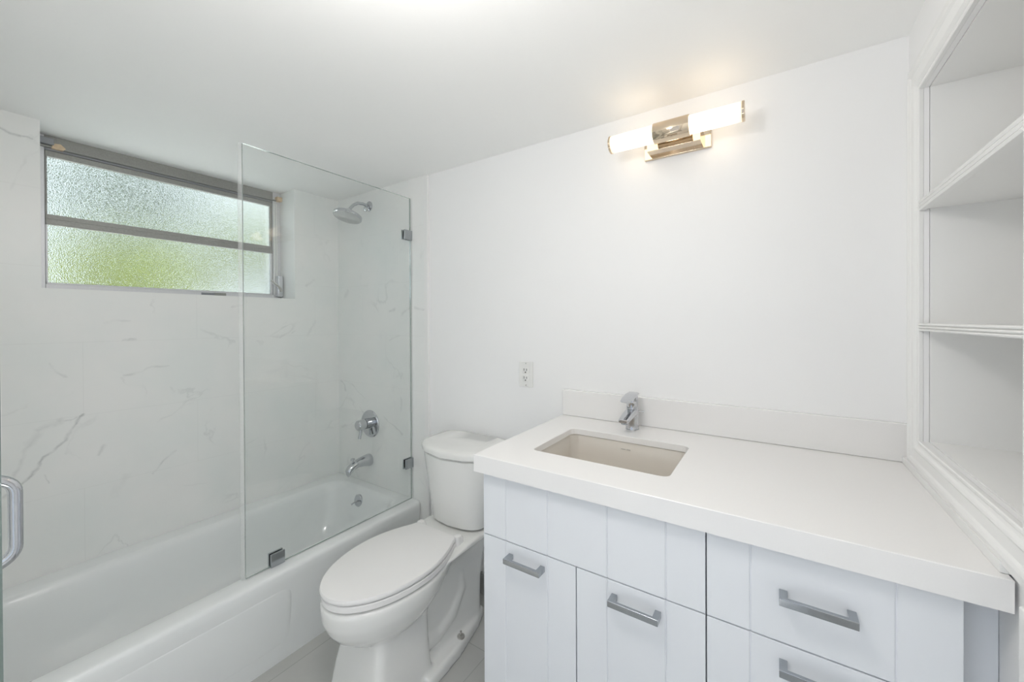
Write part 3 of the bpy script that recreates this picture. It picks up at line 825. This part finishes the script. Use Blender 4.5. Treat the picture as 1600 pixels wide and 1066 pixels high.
link('counter_slab', bm, M['quartz'], ct)
bm = B((-0.763, 0.3075, 1.530, 1.5495, 0.8985, 1.007))
link('backsplash', bm, M['quartz'], ct, bevel=0.0025)
sk = thing('sink', 'rectangular biscuit-coloured undermount sink set in the white countertop', 'sink', (-0.433, 1.21, 0.72))
bm = bmesh.new()
s_ = lambda i, z, r=0.03: rr(hx0 - 0.006 + i, hx1 + 0.006 - i, hy0 - 0.006 + i, hy1 + 0.006 - i, r, z, 8, 6)
loft(bm, [s_(-0.02, 0.8765), s_(0.0, 0.8765), s_(0.003, 0.873), s_(0.008, 0.81), s_(0.014, 0.74), s_(0.03, 0.716), s_(0.06, 0.709, 0.04), s_(0.11, 0.706, 0.04), s_(0.11, 0.696, 0.04), s_(0.05, 0.697, 0.04), s_(0.02, 0.704), s_(0.002, 0.74), s_(-0.006, 0.86), s_(-0.02, 0.8705), s_(-0.02, 0.8765)], False, False)
bmesh.ops.remove_doubles(bm, verts=bm.verts, dist=1e-6)
vs = [v for v in bm.verts]
# close the bottom
e_in = [v for v in bm.verts if abs(v.co.z - 0.706) < 1e-5]
bm.faces.new(sorted(e_in, key=lambda v: math.atan2(v.co.y - 1.2125, v.co.x + 0.4335)))
link('basin', bm, M['basin'], sk, smooth=True)
bm = bmesh.new(); lathe(bm, (-0.4335, 1.2125, 0.7062), (0, 0, 1), [(0, 0.032), (0.002, 0.031), (0.003, 0.02), (0.006, 0.018), (0.0065, 0.0)], 32)
link('drain', bm, M['chrome'], sk, smooth=True)
bm = B((-0.452, -0.436, 1.3590, 1.3605, 0.8515, 0.8535), (-0.432, -0.419, 1.3590, 1.3605, 0.8515, 0.8535))
link('faint_stamp', bm, M['mark'], sk)

fc = thing('faucet', 'small chrome single-lever faucet behind the sink', 'faucet', (-0.446, 1.471, 0.898))
fx, fy = -0.446, 1.471
bm = bmesh.new()
rg = []
for z, hw, hd_, tilt in ((0.8985, 0.0245, 0.0245, 0), (0.902, 0.0235, 0.0235, 0), (0.93, 0.0230, 0.0230, 0), (0.962, 0.0225, 0.0230, 0), (0.975, 0.022, 0.023, 0), (0.984, 0.0205, 0.022, 0)):
    rg.append([(fx + hw * cos(2 * pi * k / 32), fy + hd_ * sin(2 * pi * k / 32), z + (0.006 * sin(2 * pi * k / 32) if z > 0.97 else 0)) for k in range(32)])
loft(bm, rg)
link('faucet_body', bm, M['chrome'], fc, smooth=True)
bm = bmesh.new()
rg = []
for y, zc, hw, hz in ((0.0, 0.962, 0.021, 0.015), (-0.03, 0.960, 0.0205, 0.0135), (-0.06, 0.955, 0.020, 0.012), (-0.085, 0.950, 0.019, 0.010), (-0.102, 0.947, 0.018, 0.008), (-0.108, 0.946, 0.014, 0.005)):
    rg.append([(fx + hw * math.copysign(abs(cos(2 * pi * k / 28)) ** 0.6, cos(2 * pi * k / 28)), fy + y, zc + hz * math.copysign(abs(sin(2 * pi * k / 28)) ** 0.7, sin(2 * pi * k / 28))) for k in range(28)])
loft(bm, rg)
sp_ = link('faucet_spout', bm, M['chrome'], fc, smooth=True)
bm = bmesh.new(); lathe(bm, (fx, fy - 0.088, 0.942), (0, -0.15, -1), [(0, 0.0125), (0.008, 0.0125), (0.010, 0.010), (0.0102, 0.0)], 24)
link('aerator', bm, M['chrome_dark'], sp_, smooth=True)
bm = bmesh.new()
rg = []
for z, r in ((0.983, 0.019), (0.987, 0.021), (1.005, 0.0215), (1.018, 0.021), (1.024, 0.018)):
    rg.append([(fx + r * cos(2 * pi * k / 28), fy + r * sin(2 * pi * k / 28), z + 0.005 * sin(2 * pi * k / 28)) for k in range(28)])
loft(bm, rg)
rg = []
for y, zc, hw, hz in ((0.024, 1.022, 0.014, 0.003), (0.018, 1.0215, 0.021, 0.005), (-0.02, 1.018, 0.0225, 0.0055), (-0.06, 1.011, 0.021, 0.004), (-0.085, 1.006, 0.017, 0.0025), (-0.09, 1.005, 0.012, 0.0015)):
    rg.append([(fx + hw * math.copysign(abs(cos(2 * pi * k / 28)) ** 0.5, cos(2 * pi * k / 28)), fy + y, zc + 0.006 + hz * math.copysign(abs(sin(2 * pi * k / 28)) ** 0.7, sin(2 * pi * k / 28))) for k in range(28)])
loft(bm, rg)
link('faucet_lever', bm, M['chrome'], fc, smooth=True)
bm = bmesh.new(); tube(bm, [(fx + 0.006, fy + 0.030, 0.8995), (fx + 0.006, fy + 0.030, 0.945), (fx + 0.010, fy + 0.033, 0.955), (fx + 0.018, fy + 0.038, 0.958), (fx + 0.032, fy + 0.042, 0.956)], [0.0025, 0.0025, 0.0025, 0.0028, 0.0032], 12)
link('drain_rod', bm, M['chrome'], fc, smooth=True)

# ------------------------------------------------------------------ wall lamp above the vanity
LY, LZ = 1.44, 1.955
wlp = thing('wall_lamp', 'chrome wall lamp with two lit opal glass tubes above the sink', 'lamp', (-0.3, YB, LZ))
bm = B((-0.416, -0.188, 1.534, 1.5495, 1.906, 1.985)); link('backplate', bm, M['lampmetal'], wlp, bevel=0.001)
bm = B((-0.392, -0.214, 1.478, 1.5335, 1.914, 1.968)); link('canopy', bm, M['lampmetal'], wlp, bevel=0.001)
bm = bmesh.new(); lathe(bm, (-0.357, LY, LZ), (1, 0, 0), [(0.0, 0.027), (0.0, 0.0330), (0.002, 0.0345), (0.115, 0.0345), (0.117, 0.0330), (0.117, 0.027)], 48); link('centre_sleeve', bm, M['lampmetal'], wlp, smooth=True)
for sx, ex in ((-0.3575, -0.508), (-0.2395, -0.089)):
    d = 1 if ex > sx else -1
    bm = bmesh.new(); lathe(bm, (0, 0, 0), (1, 0, 0), [(0.0, 0.028), (0.0, 0.030), (abs(ex - sx), 0.030), (abs(ex - sx), 0.028)], 48)
    tb = link('glass_tube', bm, M['opal'], wlp, smooth=True)
    tb.parent = wlp; tb.matrix_parent_inverse = Matrix.Identity(4)
    tb.location = Vector((sx, LY, LZ)) - wlp.location
    if d < 0: tb.rotation_euler = (0, 0, pi)
    bm = bmesh.new(); lathe(bm, (ex + d * 0.0003, LY, LZ), (d, 0, 0), [(0.0, 0.025), (0.0, 0.0310), (0.006, 0.0315), (0.008, 0.029), (0.008, 0.0)], 48)
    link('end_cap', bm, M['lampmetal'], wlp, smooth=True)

# ------------------------------------------------------------------ outlet
ou = thing('power_outlet', 'white duplex power outlet on the wall above the toilet tank', 'power outlet', (-0.956, YB, 1.056))
link('cover_plate', B((-0.9925, -0.9195, 1.5445, 1.5495, 0.9985, 1.1145)), M['plastic'], ou, bevel=0.002)
for zc in (1.0745, 1.038):
    bm = bmesh.new()
    rg = [[(x, y, z) for x, z, y in rr(-0.9745 + d, -0.9375 - d, zc - 0.0155 + d, zc + 0.0155 - d, 0.008, 1.5440 - e, 6, 2)] for d, e in ((0, -0.002), (0, 0.0008), (0.001, 0.0014))]
    loft(bm, rg)
    rc = link('receptacle', bm, M['plastic'], ou, smooth=True)
    bm = B((-0.9650, -0.9622, 1.5418, 1.5424, zc - 0.002, zc + 0.0085), (-0.9512, -0.9484, 1.5418, 1.5424, zc - 0.002, zc + 0.0075))
    lathe(bm, (-0.9565, 1.5424, zc - 0.009), (0, -1, 0), [(0, 0.0032), (0.0006, 0.0032)], 16)
    link('slots', bm, M['dark'], rc)
for zc in (1.1065, 1.0065):
    bm = bmesh.new(); lathe(bm, (-0.956, 1.5444, zc), (0, -1, 0), [(0, 0.003), (0.0008, 0.0028), (0.0012, 0.0)], 16)
    link('screw', bm, M['nickel'], ou, smooth=True)

# ------------------------------------------------------------------ built-in shelf with moulded casing
bs = thing('built_in_shelf', 'white built-in wall shelf niche with moulded casing at the countertop end', 'shelf', (XR, 1.13, 0.90))
ny0, ny1, nz0, nz1 = 0.898, 1.412, 0.990, 1.884
prof = [(0.0, 0.0004), (0.0, 0.008), (0.002, 0.010), (0.006, 0.010), (0.008, 0.006), (0.012, 0.005), (0.015, 0.010), (0.019, 0.014), (0.024, 0.015), (0.028, 0.012), (0.031, 0.0105), (0.050, 0.0125), (0.054, 0.0165), (0.060, 0.0185), (0.066, 0.0175), (0.068, 0.0145), (0.078, 0.0145), (0.078, 0.0005)]
bm = bmesh.new()
rings = []
for d, p in prof:
    x = XR - p
    rings.append([(x, ny0 - d, nz0 - d), (x, ny1 + d, nz0 - d), (x, ny1 + d, nz1 + d), (x, ny0 - d, nz1 + d)])
loft(bm, rings, False, False)
link('casing', bm, M['trim'], bs, smooth=False)
link('base_rail', B((0.2935, XR - 0.0005, 0.947, 1.5295, 0.8985, 0.9165)), M['trim'], bs, bevel=0.001)
XN = 0.64
link('far_panel', B((XR + 0.011, XN, ny1 - 0.002, ny1 + 0.012, nz0, nz1)), M['shelf'], bs)
link('near_panel', B((XR + 0.011, XN, ny0 - 0.012, ny0 + 0.002, nz0, nz1)), M['shelf'], bs)
link('back_panel', B((XN, XN + 0.012, ny0 - 0.012, ny1 + 0.012, nz0 - 0.012, nz1 + 0.012)), M['shelf'], bs)
link('top_panel', B((XR + 0.011, XN, ny0 - 0.012, ny1 + 0.012, nz1 - 0.002, nz1 + 0.012)), M['shelf'], bs)
link('bottom_panel', B((XR + 0.011, XN, ny0 - 0.012, ny1 + 0.012, nz0 - 0.012, nz0 + 0.002)), M['shelf'], bs)
for zt, th in ((1.602, 0.027), (1.290, 0.020)):
    s = link('shelf_board', B((XR + 0.004, XN - 0.0005, ny0 + 0.0025, ny1 - 0.0025, zt - th + 0.003, zt - 0.003)), M['shelf'], bs)
    bm = bmesh.new()
    o = [(XR + 0.0035, zt)]
    for k in range(3):
        za_ = zt - th * k / 3; zb_ = zt - th * (k + 1) / 3
        o += [(XR - 0.008, za_ - 0.0008), (XR - 0.011, (za_ + zb_) / 2), (XR - 0.008, zb_ + 0.0008)]
        if k < 2: o += [(XR - 0.005, zb_)]
    o += [(XR + 0.0035, zt - th)]
    prism(bm, o, 'y', ny0 + 0.0025, ny1 - 0.0025)
    link('reeded_edge', bm, M['trim'], s)
